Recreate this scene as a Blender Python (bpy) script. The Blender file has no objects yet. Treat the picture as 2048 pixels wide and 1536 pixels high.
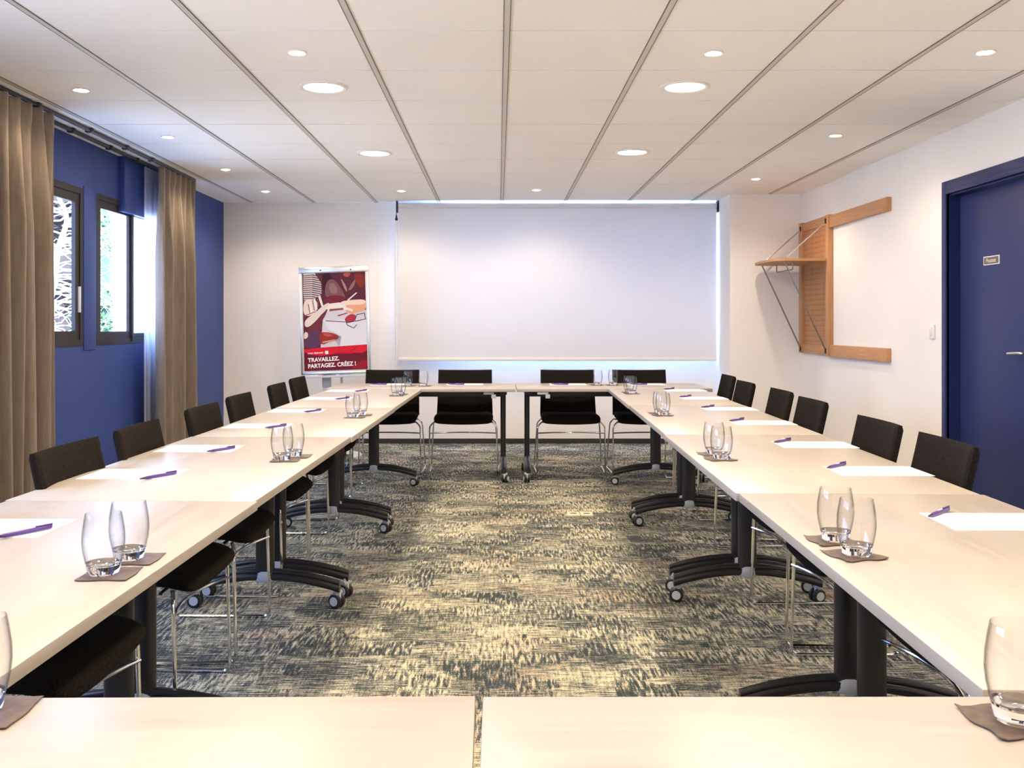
import bpy, bmesh, math, random
from mathutils import Vector, Matrix
random.seed(7)
PI = math.pi
C = bpy.context.scene.collection
SC = bpy.context.scene

# ------------------------------------------------------------------ camera
F = 1935.0; CX = 997.0; CY = 650.0; CAMZ = 1.21
cam = bpy.data.cameras.new('camera'); camo = bpy.data.objects.new('camera', cam); C.objects.link(camo)
camo.location = (0, 0, CAMZ); camo.rotation_euler = (PI/2, 0, 0)
cam.sensor_width = 36; cam.lens = F/2048*36
cam.shift_x = (1024-CX)/2048; cam.shift_y = -(768-CY)/2048
cam.clip_start = 0.05; cam.clip_end = 200
SC.camera = camo

# ------------------------------------------------------------------ light
SC.view_settings.view_transform = 'Standard'; SC.view_settings.look = 'None'
SC.view_settings.gamma = 1.0; SC.view_settings.use_curve_mapping = False
SC.view_settings.exposure = 0.90
W = bpy.data.worlds.new('world'); SC.world = W; W.use_nodes = True
bg = W.node_tree.nodes['Background']; bg.inputs[0].default_value = (0.32, 0.52, 1.0, 1); bg.inputs[1].default_value = 9.0
su = bpy.data.lights.new('sun', 'SUN'); su.energy = 34; su.angle = 0.02; su.color = (1.0, 0.94, 0.86)
suo = bpy.data.objects.new('sun', su); C.objects.link(suo); suo.rotation_euler = (math.radians(14), math.radians(40), 0)
def portal(name, loc, rot, sx, sy):
    l = bpy.data.lights.new(name, 'AREA'); l.shape = 'RECTANGLE'; l.size = sx; l.size_y = sy
    l.cycles.is_portal = True
    o = bpy.data.objects.new(name, l); C.objects.link(o); o.location = loc; o.rotation_euler = rot
portal('window_daylight', (-2.95, 2.2, 1.6), (0, -PI/2, 0), 1.07, 2.7)  # portal of the added, unseen window
portal('window_daylight', (-2.95, 5.78, 1.6), (0, -PI/2, 0), 1.07, 1.5)
portal('window_daylight', (-2.95, 7.6, 1.6), (0, -PI/2, 0), 1.07, 1.75)
portal('window_daylight', (0.80, 10.05, 1.66), (-PI/2, 0, 0), 2.8, 1.35)
try:
    SC.cycles.max_bounces = 12; SC.cycles.diffuse_bounces = 6; SC.cycles.transparent_max_bounces = 24
    SC.cycles.transmission_bounces = 12; SC.cycles.sample_clamp_indirect = 8
except Exception: pass
WARM = (1.0, 0.93, 0.84); WARM_L = (1.0, 0.81, 0.58)
PANEL_STRENGTH = 6.0; PANEL_POWER = 13.5; SPOT_POWER = 24.0

# room dimensions
XL, XR, YB, YF, ZC = -2.81, 2.896, 9.888, -1.6, 2.462
CMN, CMY = 2.213, 9.247
TZ = 0.722

def on_plane(px, py, z):
    d = F*(CAMZ-z)/(py-CY)
    return ((px-CX)*d/F, d)

# ------------------------------------------------------------------ materials
def mat(name, col=(0.8, 0.8, 0.8), rough=0.6, metal=0.0, spec=0.5, **kw):
    m = bpy.data.materials.new(name); m.use_nodes = True
    b = m.node_tree.nodes['Principled BSDF']
    b.inputs['Base Color'].default_value = (*col, 1); b.inputs['Roughness'].default_value = rough
    b.inputs['Metallic'].default_value = metal; b.inputs['Specular IOR Level'].default_value = spec
    for k, v in kw.items(): b.inputs[k].default_value = v
    return m
def N(m, t, **kw):
    n = m.node_tree.nodes.new(t)
    for k, v in kw.items(): setattr(n, k, v)
    return n
def L(m, a, b): m.node_tree.links.new(a, b)
def bsdf(m): return m.node_tree.nodes['Principled BSDF']
def coords(m, kind='Object', scale=(1, 1, 1), rot=(0, 0, 0)):
    tc = N(m, 'ShaderNodeTexCoord'); mp = N(m, 'ShaderNodeMapping')
    mp.inputs['Scale'].default_value = scale; mp.inputs['Rotation'].default_value = rot
    L(m, tc.outputs[kind], mp.inputs[0]); return mp.outputs[0]
def noise(m, vec, scale, detail=3, rough=0.5):
    n = N(m, 'ShaderNodeTexNoise'); n.inputs['Scale'].default_value = scale
    n.inputs['Detail'].default_value = detail; n.inputs['Roughness'].default_value = rough
    L(m, vec, n.inputs['Vector']); return n.outputs['Fac']
def ramp(m, fac, stops, interp='LINEAR'):
    r = N(m, 'ShaderNodeValToRGB'); r.color_ramp.interpolation = interp
    e = r.color_ramp.elements
    while len(e) < len(stops): e.new(0.5)
    for i, (p, c) in enumerate(stops): e[i].position = p; e[i].color = (*c, 1)
    L(m, fac, r.inputs[0]); return r.outputs[0]
def math_(m, op, a, b=None, c=None, clamp=False):
    n = N(m, 'ShaderNodeMath', operation=op); n.use_clamp = clamp
    for i, v in enumerate((a, b, c)):
        if v is None: continue
        if isinstance(v, (int, float)): n.inputs[i].default_value = v
        else: L(m, v, n.inputs[i])
    return n.outputs[0]
def mixc(m, fac, a, b, mode='MIX'):
    n = N(m, 'ShaderNodeMix', data_type='RGBA', blend_type=mode)
    for i, v in ((0, fac), (6, a), (7, b)):
        if isinstance(v, (int, float)): n.inputs[i].default_value = v
        elif isinstance(v, tuple): n.inputs[i].default_value = (*v, 1)
        else: L(m, v, n.inputs[i])
    return n.outputs[2]
def bump(m, h, strength=0.2, dist=0.002):
    b = N(m, 'ShaderNodeBump'); b.inputs['Strength'].default_value = strength; b.inputs['Distance'].default_value = dist
    L(m, h, b.inputs['Height']); L(m, b.outputs[0], bsdf(m).inputs['Normal'])
def lum(m, col): return col

def wall_mat(name, col, amt=0.03, rough=0.75):
    m = mat(name, col, rough, spec=0.25)
    v = coords(m); f = noise(m, v, 1.3, 4)
    c = ramp(m, f, [(0.3, tuple(x*(1-amt) for x in col)), (0.7, tuple(min(1, x*(1+amt)) for x in col))])
    L(m, c, bsdf(m).inputs['Base Color'])
    bump(m, noise(m, v, 140, 3), 0.12, 0.001)
    return m
M = {}
M['white_wall'] = wall_mat('white_painted_wall', (0.86, 0.825, 0.775))
M['blue_wall'] = wall_mat('blue_painted_wall', (0.032, 0.062, 0.235), 0.05, 0.5)
M['blue_door'] = wall_mat('blue_door_paint', (0.028, 0.038, 0.13), 0.05, 0.42)
M['blue_trim'] = wall_mat('blue_trim_paint', (0.018, 0.027, 0.11), 0.04, 0.35)
M['ceiling'] = wall_mat('ceiling_tile_board', (0.95, 0.915, 0.865), 0.02, 0.85)
M['runner'] = mat('ceiling_runner_metal', (0.62, 0.58, 0.52), 0.5)
M['plenum'] = mat('dark_gap', (0.03, 0.028, 0.025), 0.9)
M['skirt'] = mat('dark_skirting', (0.03, 0.022, 0.018), 0.5)
M['black_metal'] = mat('black_coated_metal', (0.012, 0.011, 0.013), 0.32, 0.0, 0.6)
M['black_plastic'] = mat('black_plastic', (0.015, 0.015, 0.017), 0.45)
M['grey_plastic'] = mat('grey_plastic', (0.36, 0.38, 0.42), 0.4)
M['light_plastic'] = mat('light_grey_plastic', (0.55, 0.57, 0.60), 0.4)
M['chrome'] = mat('chrome', (0.78, 0.78, 0.78), 0.13, 1.0)
M['alu'] = mat('brushed_aluminium', (0.66, 0.67, 0.68), 0.32, 1.0)
M['white_plastic'] = mat('white_plastic', (0.82, 0.80, 0.76), 0.35)
M['cream_plastic'] = mat('cream_plastic', (0.72, 0.66, 0.46), 0.4)
M['window_frame'] = mat('dark_bronze_window_frame', (0.028, 0.024, 0.024), 0.5, 0.0, 0.25)
M['track'] = mat('dark_curtain_track', (0.03, 0.028, 0.035), 0.4)
M['paper'] = mat('white_paper', (0.93, 0.93, 0.92), 0.7)
M['pen'] = mat('purple_pen_plastic', (0.075, 0.03, 0.22), 0.3)
M['pen_dark'] = mat('dark_pen_tip', (0.03, 0.015, 0.05), 0.35)
M['rod'] = mat('steel_rod', (0.30, 0.28, 0.26), 0.35, 0.9)
M['dark_brk'] = mat('dark_bracket', (0.035, 0.035, 0.03), 0.4, 0.4)

# table laminate: pale maple grain
m = M['table'] = mat('pale_maple_laminate', (0.74, 0.65, 0.54), 0.33, spec=0.5)
v = coords(m, 'Object', (1.5, 26, 26)); f = noise(m, v, 2.2, 5, 0.6)
v2 = coords(m, 'Object', (1, 2, 2)); f2 = noise(m, v2, 2.0, 2)
c = ramp(m, f, [(0.3, (0.365, 0.325, 0.28)), (0.7, (0.43, 0.385, 0.335))])
c = mixc(m, 0.25, c, ramp(m, f2, [(0.3, (0.355, 0.315, 0.27)), (0.7, (0.435, 0.39, 0.34))]))
L(m, c, bsdf(m).inputs['Base Color'])
L(m, ramp(m, f, [(0.2, (0.28,)*3), (0.8, (0.40,)*3)]), bsdf(m).inputs['Roughness'])
M['edge'] = mat('grey_beige_edge_band', (0.56, 0.52, 0.47), 0.4)
# oak for the coat rack
def oak(name, a, b, sc):
    m = mat(name, a, 0.45, spec=0.4); v = coords(m, 'Object', sc); f = noise(m, v, 3.5, 5, 0.62)
    L(m, ramp(m, f, [(0.25, a), (0.75, b)]), bsdf(m).inputs['Base Color']); bump(m, f, 0.15, 0.001); return m
M['oak_v'] = oak('oiled_oak_upright', (0.42, 0.20, 0.085), (0.58, 0.31, 0.145), (22, 22, 1.3))
M['oak_h'] = oak('oiled_oak_rail', (0.44, 0.21, 0.09), (0.60, 0.32, 0.15), (22, 1.3, 22))
# perforated board
m = M['perf'] = mat('perforated_oak_board', (0.5, 0.24, 0.09), 0.5)
v = coords(m, 'Object', (22, 22, 1.3)); base = ramp(m, noise(m, v, 3, 4), [(0.3, (0.42, 0.185, 0.065)), (0.7, (0.52, 0.25, 0.095))])
tc = N(m, 'ShaderNodeTexCoord'); sx = N(m, 'ShaderNodeSeparateXYZ'); L(m, tc.outputs['Object'], sx.inputs[0])
def cell(o, p): return math_(m, 'SUBTRACT', math_(m, 'FRACT', math_(m, 'MULTIPLY', o, 1/p)), 0.5)
cy = math_(m, 'MULTIPLY', cell(sx.outputs['Y'], 0.052), 0.052); cz = math_(m, 'MULTIPLY', cell(sx.outputs['Z'], 0.047), 0.047)
d2 = math_(m, 'ADD', math_(m, 'MULTIPLY', cy, cy), math_(m, 'MULTIPLY', cz, cz))
hole = math_(m, 'LESS_THAN', d2, 0.0065**2)
L(m, mixc(m, hole, base, (0.10, 0.04, 0.015)), bsdf(m).inputs['Base Color'])
# chair fabric
m = M['fabric'] = mat('black_woven_fabric', (0.02, 0.017, 0.015), 0.95, spec=0.08)
v = coords(m, 'Object', (1, 1, 1)); f = noise(m, v, 260, 2)
L(m, ramp(m, f, [(0.35, (0.006, 0.005, 0.0045)), (0.7, (0.021, 0.016, 0.013))]), bsdf(m).inputs['Base Color']); bump(m, f, 0.35, 0.001)
# curtain cloth
def cloth(name, a, b):
    m = mat(name, a, 0.85, spec=0.2); v = coords(m, 'Object', (1, 1, 0.12)); f = noise(m, v, 60, 4)
    L(m, ramp(m, f, [(0.3, a), (0.7, b)]), bsdf(m).inputs['Base Color'])
    bsdf(m).inputs['Sheen Weight'].default_value = 0.3
    bump(m, noise(m, coords(m), 420, 2), 0.2, 0.001); return m
M['curtain'] = cloth('taupe_curtain_cloth', (0.165, 0.13, 0.103), (0.21, 0.17, 0.135))
m = M['sheer'] = bpy.data.materials.new('white_voile'); m.use_nodes = True
nt = m.node_tree; nt.nodes.clear(); out = N(m, 'ShaderNodeOutputMaterial')
tr = N(m, 'ShaderNodeBsdfTransparent'); tl = N(m, 'ShaderNodeBsdfTranslucent'); df = N(m, 'ShaderNodeBsdfDiffuse')
tl.inputs[0].default_value = (0.9, 0.92, 1, 1); df.inputs[0].default_value = (0.85, 0.87, 0.95, 1)
a = N(m, 'ShaderNodeMixShader'); a.inputs[0].default_value = 0.3; L(m, tl.outputs[0], a.inputs[1]); L(m, df.outputs[0], a.inputs[2])
b = N(m, 'ShaderNodeMixShader'); b.inputs[0].default_value = 0.6; L(m, tr.outputs[0], b.inputs[1]); L(m, a.outputs[0], b.inputs[2])
L(m, b.outputs[0], out.inputs[0])
m = M['screen'] = bpy.data.materials.new('projection_screen_cloth'); m.use_nodes = True
nt = m.node_tree; nt.nodes.clear(); out = N(m, 'ShaderNodeOutputMaterial')
tl = N(m, 'ShaderNodeBsdfTranslucent'); df = N(m, 'ShaderNodeBsdfDiffuse')
tl.inputs[0].default_value = (0.8, 0.82, 0.86, 1); df.inputs[0].default_value = (0.80, 0.80, 0.82, 1)
a = N(m, 'ShaderNodeMixShader'); a.inputs[0].default_value = 0.885; L(m, tl.outputs[0], a.inputs[1]); L(m, df.outputs[0], a.inputs[2])
L(m, a.outputs[0], out.inputs[0])
def thin_glass(name, ior=1.5, tint=(1, 1, 1), rough=0.0, edge=1.0):
    m = bpy.data.materials.new(name); m.use_nodes = True; m.node_tree.nodes.clear()
    out = N(m, 'ShaderNodeOutputMaterial'); t = N(m, 'ShaderNodeBsdfTransparent'); g = N(m, 'ShaderNodeBsdfGlossy')
    t.inputs[0].default_value = (*tint, 1); g.inputs['Roughness'].default_value = rough
    lw = N(m, 'ShaderNodeLayerWeight'); lw.inputs[0].default_value = 0.5
    fr = math_(m, 'MULTIPLY_ADD', math_(m, 'POWER', lw.outputs['Facing'], 4.0), 0.45*(ior-1)/0.5, 0.03)
    mx = N(m, 'ShaderNodeMixShader'); L(m, fr, mx.inputs[0]); L(m, t.outputs[0], mx.inputs[1]); L(m, g.outputs[0], mx.inputs[2])
    if edge < 1:
        L(m, mixc(m, math_(m, 'POWER', lw.outputs['Facing'], 4.0), tint, tuple(c_*edge for c_ in tint)), t.inputs[0])
    L(m, mx.outputs[0], out.inputs[0]); return m
M['pane'] = thin_glass('window_glass', 1.25)
M['glass'] = thin_glass('tumbler_glass', 1.45, (0.985, 0.988, 0.99), 0.02, 0.30)
M['glass_base'] = mat('thick_glass_base', (1, 1, 1), 0.0, **{'Transmission Weight': 1.0, 'IOR': 1.5})
# coaster
m = M['coaster'] = mat('dark_brown_leather', (0.08, 0.05, 0.04), 0.5)
f = noise(m, coords(m), 60, 4); L(m, ramp(m, f, [(0.3, (0.065, 0.042, 0.034)), (0.7, (0.125, 0.085, 0.066))]), bsdf(m).inputs['Base Color']); bump(m, f, 0.3, 0.001)
def emis(name, col, s):
    m = bpy.data.materials.new(name); m.use_nodes = True; m.node_tree.nodes.clear()
    out = N(m, 'ShaderNodeOutputMaterial'); e = N(m, 'ShaderNodeEmission'); e.inputs[0].default_value = (*col, 1); e.inputs[1].default_value = s
    L(m, e.outputs[0], out.inputs[0]); return m
M['panel_glow'] = emis('lit_diffuser', WARM, PANEL_STRENGTH)
M['spot_glow'] = emis('lit_halogen_bulb', (1.0, 0.86, 0.66), 60)
M['ring'] = mat('white_lamp_ring', (0.80, 0.76, 0.70), 0.4)

# carpet: streaky tufted tiles in teal grey, blue and cream
m = M['carpet'] = mat('streaked_carpet', (0.2, 0.2, 0.2), 0.95, spec=0.1)
tc = N(m, 'ShaderNodeTexCoord'); P = tc.outputs['Object']
def vmap(scale, loc=(0, 0, 0), rot=0):
    mp = N(m, 'ShaderNodeMapping'); mp.inputs['Scale'].default_value = scale; mp.inputs['Location'].default_value = loc
    mp.inputs['Rotation'].default_value = (0, 0, rot); L(m, P, mp.inputs[0]); return mp.outputs[0]
hs = noise(m, vmap((8, 110, 1)), 1.5, 3, 0.6)              # streaks across the room
vs = noise(m, vmap((62, 8, 1), (3, 7, 0)), 1.5, 3, 0.6)   # short bars along the room
vo = N(m, 'ShaderNodeTexVoronoi'); vo.distance = 'CHEBYCHEV'; vo.inputs['Scale'].default_value = 1.0; vo.inputs['Randomness'].default_value = 0.9
L(m, vmap((5.0, 7.5, 1)), vo.inputs['Vector'])
sep = N(m, 'ShaderNodeSeparateColor'); L(m, vo.outputs['Color'], sep.inputs[0])
blk, blk2 = sep.outputs[0], sep.outputs[1]
soft = noise(m, vmap((1.7, 2.3, 1), (5, 1, 0)), 1.3, 5, 0.62)
wv = math_(m, 'MULTIPLY_ADD', math_(m, 'SUBTRACT', math_(m, 'ADD', blk, soft), 1.0), 2.2, 0.5, clamp=True)
wv = math_(m, 'MULTIPLY_ADD', wv, 0.6, 0.22)
st = N(m, 'ShaderNodeMix', data_type='FLOAT'); L(m, wv, st.inputs[0]); L(m, hs, st.inputs[2]); L(m, vs, st.inputs[3])
grain = noise(m, vmap((170, 230, 1)), 1.0, 2, 0.7)
k = math_(m, 'ADD', st.outputs[0], math_(m, 'MULTIPLY', math_(m, 'SUBTRACT', grain, 0.5), 0.42))
k = math_(m, 'ADD', k, math_(m, 'MULTIPLY', math_(m, 'SUBTRACT', blk2, 0.5), 0.08))
k = math_(m, 'ADD', k, math_(m, 'MULTIPLY', math_(m, 'SUBTRACT', soft, 0.5), 0.30))
pale = mixc(m, math_(m, 'MULTIPLY', math_(m, 'SUBTRACT', noise(m, vmap((1.1, 1.3, 1), (9, 4, 0)), 1.6, 3), 0.54), 8, clamp=True), (0.62, 0.57, 0.41), (0.56, 0.43, 0.30))
dark = mixc(m, noise(m, vmap((4, 6, 1), (2, 2, 0)), 1.0, 3), (0.026, 0.036, 0.038), (0.048, 0.062, 0.072))
mid = mixc(m, noise(m, vmap((3, 3, 1), (8, 3, 0)), 1.0, 3), (0.13, 0.145, 0.12), (0.14, 0.15, 0.16))
fac1 = math_(m, 'MULTIPLY', math_(m, 'SUBTRACT', k, 0.40), 8, clamp=True)
fac2 = math_(m, 'MULTIPLY', math_(m, 'SUBTRACT', k, 0.485), 8, clamp=True)
col = mixc(m, fac2, mixc(m, fac1, dark, mid), pale)
rows = noise(m, vmap((1.2, 120, 1), (1, 1, 0)), 1.0, 2, 0.5)
rowf = math_(m, 'MULTIPLY', math_(m, 'SUBTRACT', 0.44, rows), 9, clamp=True)
col = mixc(m, math_(m, 'MULTIPLY', rowf, 0.6), col, dark)
L(m, col, bsdf(m).inputs['Base Color'])
bump(m, k, 0.5, 0.004)

# ------------------------------------------------------------------ mesh builder
class MB:
    def __init__(s): s.v = []; s.f = []; s.mi = []
    def add(s, vs, fs, mi=0, T=None):
        o = len(s.v)
        for p in vs:
            p = Vector(p)
            if T is not None: p = T @ p
            s.v.append(tuple(p))
        for f in fs: s.f.append(tuple(i+o for i in f)); s.mi.append(mi)
        return s
    def box(s, a, b, mi=0, T=None):
        x0, y0, z0 = (min(a[i], b[i]) for i in range(3)); x1, y1, z1 = (max(a[i], b[i]) for i in range(3))
        return s.add([(x0,y0,z0),(x1,y0,z0),(x1,y1,z0),(x0,y1,z0),(x0,y0,z1),(x1,y0,z1),(x1,y1,z1),(x0,y1,z1)],
            [(0,3,2,1),(4,5,6,7),(0,1,5,4),(1,2,6,5),(2,3,7,6),(3,0,4,7)], mi, T)
    def bbox(s, a, b, r, seg=2, mi=0, T=None):
        bm = bmesh.new(); t = MB().box(a, b)
        vs = [bm.verts.new(p) for p in t.v]
        for f in t.f: bm.faces.new([vs[i] for i in f])
        bmesh.ops.bevel(bm, geom=bm.edges[:], offset=r, segments=seg, profile=0.5, affect='EDGES')
        bm.verts.index_update()
        s.add([v.co.copy() for v in bm.verts], [[v.index for v in f.verts] for f in bm.faces], mi, T); bm.free(); return s
    def tube(s, pts, r, n=10, mi=0, closed=False, T=None, caps=True, sy=1.0):
        pts = [Vector(p) for p in pts]; k = len(pts); rings = []; up = None
        for i, p in enumerate(pts):
            a = pts[i-1] if (i > 0 or closed) else pts[i]; b = pts[(i+1) % k] if (i < k-1 or closed) else pts[i]
            t = (b-a).normalized()
            if up is None:
                up = Vector((0, 0, 1)) if abs(t.z) < 0.9 else Vector((0, 1, 0))
            side = t.cross(up).normalized(); up = side.cross(t).normalized()
            rr = r[i] if isinstance(r, (list, tuple)) else r
            rings.append([p + side*math.cos(2*PI*j/n)*rr + up*math.sin(2*PI*j/n)*rr*sy for j in range(n)])
        vs = [q for ring in rings for q in ring]; fs = []
        for i in range(k if closed else k-1):
            for j in range(n):
                a = i*n+j; b = i*n+(j+1) % n; c = ((i+1) % k)*n+(j+1) % n; d = ((i+1) % k)*n+j
                fs.append((a, b, c, d))
        if not closed and caps: fs.append(tuple(range(n-1, -1, -1))); fs.append(tuple((k-1)*n+j for j in range(n)))
        return s.add(vs, fs, mi, T)
    def lathe(s, prof, n=24, mi=0, T=None, close=False):
        vs = []; fs = []; k = len(prof)
        for (r, z) in prof:
            for j in range(n): vs.append((r*math.cos(2*PI*j/n), r*math.sin(2*PI*j/n), z))
        for i in range(k-1):
            for j in range(n): fs.append((i*n+j, i*n+(j+1) % n, (i+1)*n+(j+1) % n, (i+1)*n+j))
        if prof[0][0] > 0 and not close: fs.append(tuple(range(n-1, -1, -1)))
        if prof[-1][0] > 0 and not close: fs.append(tuple((k-1)*n+j for j in range(n)))
        if close:
            for j in range(n): fs.append(((k-1)*n+j, (k-1)*n+(j+1) % n, (j+1) % n, j))
        return s.add(vs, fs, mi, T)
    def prism(s, poly, a, b, axis='z', mi=0, T=None):
        def P3(p, h):
            return {'z': (p[0], p[1], h), 'y': (p[0], h, p[1]), 'x': (h, p[0], p[1])}[axis]
        n = len(poly); vs = [P3(p, a) for p in poly]+[P3(p, b) for p in poly]
        fs = [tuple(range(n-1, -1, -1)), tuple(range(n, 2*n))]+[(i, (i+1) % n, n+(i+1) % n, n+i) for i in range(n)]
        return s.add(vs, fs, mi, T)
    def shell(s, fn, nu, nv, th, mi=0, T=None):
        """closed curved slab: fn(u,v) -> point, th thickness"""
        P_ = [[Vector(fn(i/nu, j/nv)) for j in range(nv+1)] for i in range(nu+1)]
        Nn = [[None]*(nv+1) for _ in range(nu+1)]
        for i in range(nu+1):
            for j in range(nv+1):
                du = P_[min(i+1, nu)][j]-P_[max(i-1, 0)][j]; dv = P_[i][min(j+1, nv)]-P_[i][max(j-1, 0)]
                Nn[i][j] = du.cross(dv).normalized()
        vs = []; W_ = nv+1
        for sgn in (0.5, -0.5):
            for i in range(nu+1):
                for j in range(nv+1):
                    e = min(i/nu, 1-i/nu)*nu; g = min(j/nv, 1-j/nv)*nv
                    t = th*(0.45 if (e < 0.5 or g < 0.5) else 1.0)
                    vs.append(P_[i][j]+Nn[i][j]*t*sgn)
        o = (nu+1)*W_; fs = []
        for i in range(nu):
            for j in range(nv):
                a, b, c, d = i*W_+j, (i+1)*W_+j, (i+1)*W_+j+1, i*W_+j+1
                fs.append((a, b, c, d)); fs.append((o+d, o+c, o+b, o+a))
        for i in range(nu):
            a, b = i*W_, (i+1)*W_; fs.append((a, o+a, o+b, b))
            a, b = i*W_+nv, (i+1)*W_+nv; fs.append((b, o+b, o+a, a))
        for j in range(nv):
            a, b = j, j+1; fs.append((b, o+b, o+a, a))
            a, b = nu*W_+j, nu*W_+j+1; fs.append((a, o+a, o+b, b))
        return s.add(vs, fs, mi, T)
    def build(s, name, mats, parent=None, loc=None, rotz=0, smooth=True, angle=38, subsurf=0, origin=None, **props):
        if origin is not None:
            o0 = Vector(origin); s.v = [tuple(Vector(p)-o0) for p in s.v]; loc = origin
        me = bpy.data.meshes.new(name); me.from_pydata(s.v, [], s.f); me.update()
        bm = bmesh.new(); bm.from_mesh(me); bmesh.ops.recalc_face_normals(bm, faces=bm.faces[:]); bm.to_mesh(me); bm.free()
        if not isinstance(mats, (list, tuple)): mats = [mats]
        for mm in mats: me.materials.append(mm)
        me.polygons.foreach_set('material_index', s.mi)
        if smooth:
            me.polygons.foreach_set('use_smooth', [True]*len(me.polygons))
            if not subsurf: me.set_sharp_from_angle(angle=math.radians(angle))
        o = bpy.data.objects.new(name, me); C.objects.link(o)
        if parent: o.parent = parent
        if loc: o.location = loc
        if rotz: o.rotation_euler = (0, 0, rotz)
        if subsurf:
            md = o.modifiers.new('smooth', 'SUBSURF'); md.levels = subsurf; md.render_levels = subsurf
        for k_, v_ in props.items(): o[k_] = v_
        return o

def tag(o, label, cat, group=None, kind=None):
    o['label'] = label; o['category'] = cat
    if group: o['group'] = group
    if kind: o['kind'] = kind
    return o
def thing(name, label, cat, loc, rotz=0, group=None):
    o = bpy.data.objects.new(name, None); C.objects.link(o); o.location = loc; o.rotation_euler = (0, 0, rotz)
    o.empty_display_size = 0.05
    return tag(o, label, cat, group)
def copy_tree(o, parent=None, top=True):
    c = o.copy(); C.objects.link(c); c.parent = parent
    for ch in list(o.children): copy_tree(ch, c)
    return c
def struct(o): o['kind'] = 'structure'; return o
def rounded(pts, r, seg=5):
    """round the corners of an open polyline"""
    pts = [Vector(p) for p in pts]; out = [pts[0]]
    for i in range(1, len(pts)-1):
        a, p, b = pts[i-1], pts[i], pts[i+1]
        da = (a-p); db = (b-p); rr = min(r, da.length*0.45, db.length*0.45)
        s0 = p+da.normalized()*rr; s1 = p+db.normalized()*rr
        for k_ in range(seg+1):
            t = k_/seg; out.append(s0*(1-t)**2+p*2*t*(1-t)+s1*t*t)
    out.append(pts[-1]); return out
def Tz(x, y, z, rz=0): return Matrix.Translation((x, y, z)) @ Matrix.Rotation(rz, 4, 'Z')

# ------------------------------------------------------------------ room shell
struct(MB().box((XL-0.3, YF-0.2, -0.05), (XR+0.3, YB+0.3, 0)).build('floor', M['carpet'], smooth=False))
# left wall with two window openings and an added unseen one
W0 = (0.8, 3.6); W1 = (5.0, 6.535); W2 = (6.754, 8.55); WZ = (1.068, 2.132)
b = MB(); x0, x1 = XL-0.035, XL
b.box((x0, YF, 0), (x1, W0[0], ZC)); b.box((x0, W0[1], 0), (x1, W1[0], ZC)); b.box((x0, W1[1], 0), (x1, W2[0], ZC)); b.box((x0, W2[1], 0), (x1, YB+0.2, ZC))
for w in (W0, W1, W2):
    b.box((x0, w[0], 0), (x1, w[1], WZ[0])); b.box((x0, w[0], WZ[1]), (x1, w[1], ZC))
struct(b.build('wall_left', M['blue_wall'], smooth=False))
struct(MB().bbox((XL-0.005, W1[1]+0.01, WZ[0]-0.03), (XL+0.008, W2[0]-0.01, WZ[1]+0.02), 0.004).build('trim_1', M['blue_wall']))
struct(MB().bbox((XL-0.005, 7.16, 2.05), (XL+0.045, 8.6, ZC), 0.004).build('trim_2', M['blue_wall']))
# back wall with a window behind the screen
BO = (-0.6, 2.195); BZ = (1.0, 2.33)
b = MB(); y0, y1 = YB, YB+0.22
b.box((XL, y0, 0), (BO[0], y1, ZC)); b.box((BO[1], y0, 0), (XR, y1, ZC))
b.box((BO[0], y0, 0), (BO[1], y1, BZ[0])); b.box((BO[0], y0, BZ[1]), (BO[1], y1, ZC))
struct(b.build('wall_back', M['white_wall'], smooth=False))
struct(MB().box((CMN, CMY, 0), (XR, YB, ZC)).build('wall_pier', M['white_wall'], smooth=False))
# right wall with door opening
DO = (5.22, 6.22); DZ = 2.05
b = MB(); x0, x1 = XR, XR+0.22
b.box((x0, YF, 0), (x1, DO[0], ZC)); b.box((x0, DO[1], 0), (x1, YB+0.2, ZC)); b.box((x0, DO[0], DZ), (x1, DO[1], ZC))
struct(b.build('wall_right', M['white_wall'], smooth=False))
struct(MB().box((XL-0.2, YF-0.2, 0), (XR+0.2, YF, ZC)).build('wall_rear', M['white_wall'], smooth=False))
# ceiling: tiles with open joints, dark void behind
S = 0.6394; RX0 = 0.035; RY0 = 6.674
b = MB(); b.box((XL-0.2, YF-0.2, ZC+0.05), (XR+0.2, YB+0.2, ZC+0.09), 1)
i0 = math.floor((XL-RX0)/S); i1 = math.ceil((XR-RX0)/S); j0 = math.floor((YF-RY0)/S); j1 = math.ceil((YB-RY0)/S)
for i in range(i0, i1):
    for j in range(j0, j1):
        xa, xb = max(XL, RX0+i*S+0.002), min(XR, RX0+(i+1)*S-0.002)
        ya, yb = max(YF, RY0+j*S+0.004), min(YB, RY0+(j+1)*S-0.004)
        if xb-xa < 0.02 or yb-ya < 0.02: continue
        b.box((xa, ya, ZC), (xb, yb, ZC+0.004))
struct(b.build('ceiling', [M['ceiling'], M['plenum']], smooth=False))
b = MB()
for i in range(i0+1, i1):
    x = RX0+i*S
    b.box((x-0.0115, YF, ZC-0.003), (x+0.0115, YB, ZC+0.001), 0)
    for sgn in (-1, 1): b.box((x+sgn*0.0115, YF, ZC-0.0034), (x+sgn*0.0150, YB, ZC+0.001), 1)  # thin dark edge strip on both sides of each runner
struct(b.build('trim_3', [M['runner'], mat('runner_dark_edge', (0.16, 0.14, 0.12), 0.8)], smooth=False))
b = MB()   # perimeter angle
b.box((XR-0.018, YF, ZC-0.002), (XR, CMY, ZC+0.001)); b.box((XL, YF, ZC-0.002), (XL+0.018, YB, ZC+0.001))
b.box((XL, YB-0.018, ZC-0.002), (CMN, YB, ZC+0.001)); b.box((CMN, CMY-0.012, ZC-0.002), (XR, CMY, ZC+0.001))
struct(b.build('trim_4', M['ceiling'], smooth=False))
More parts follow.
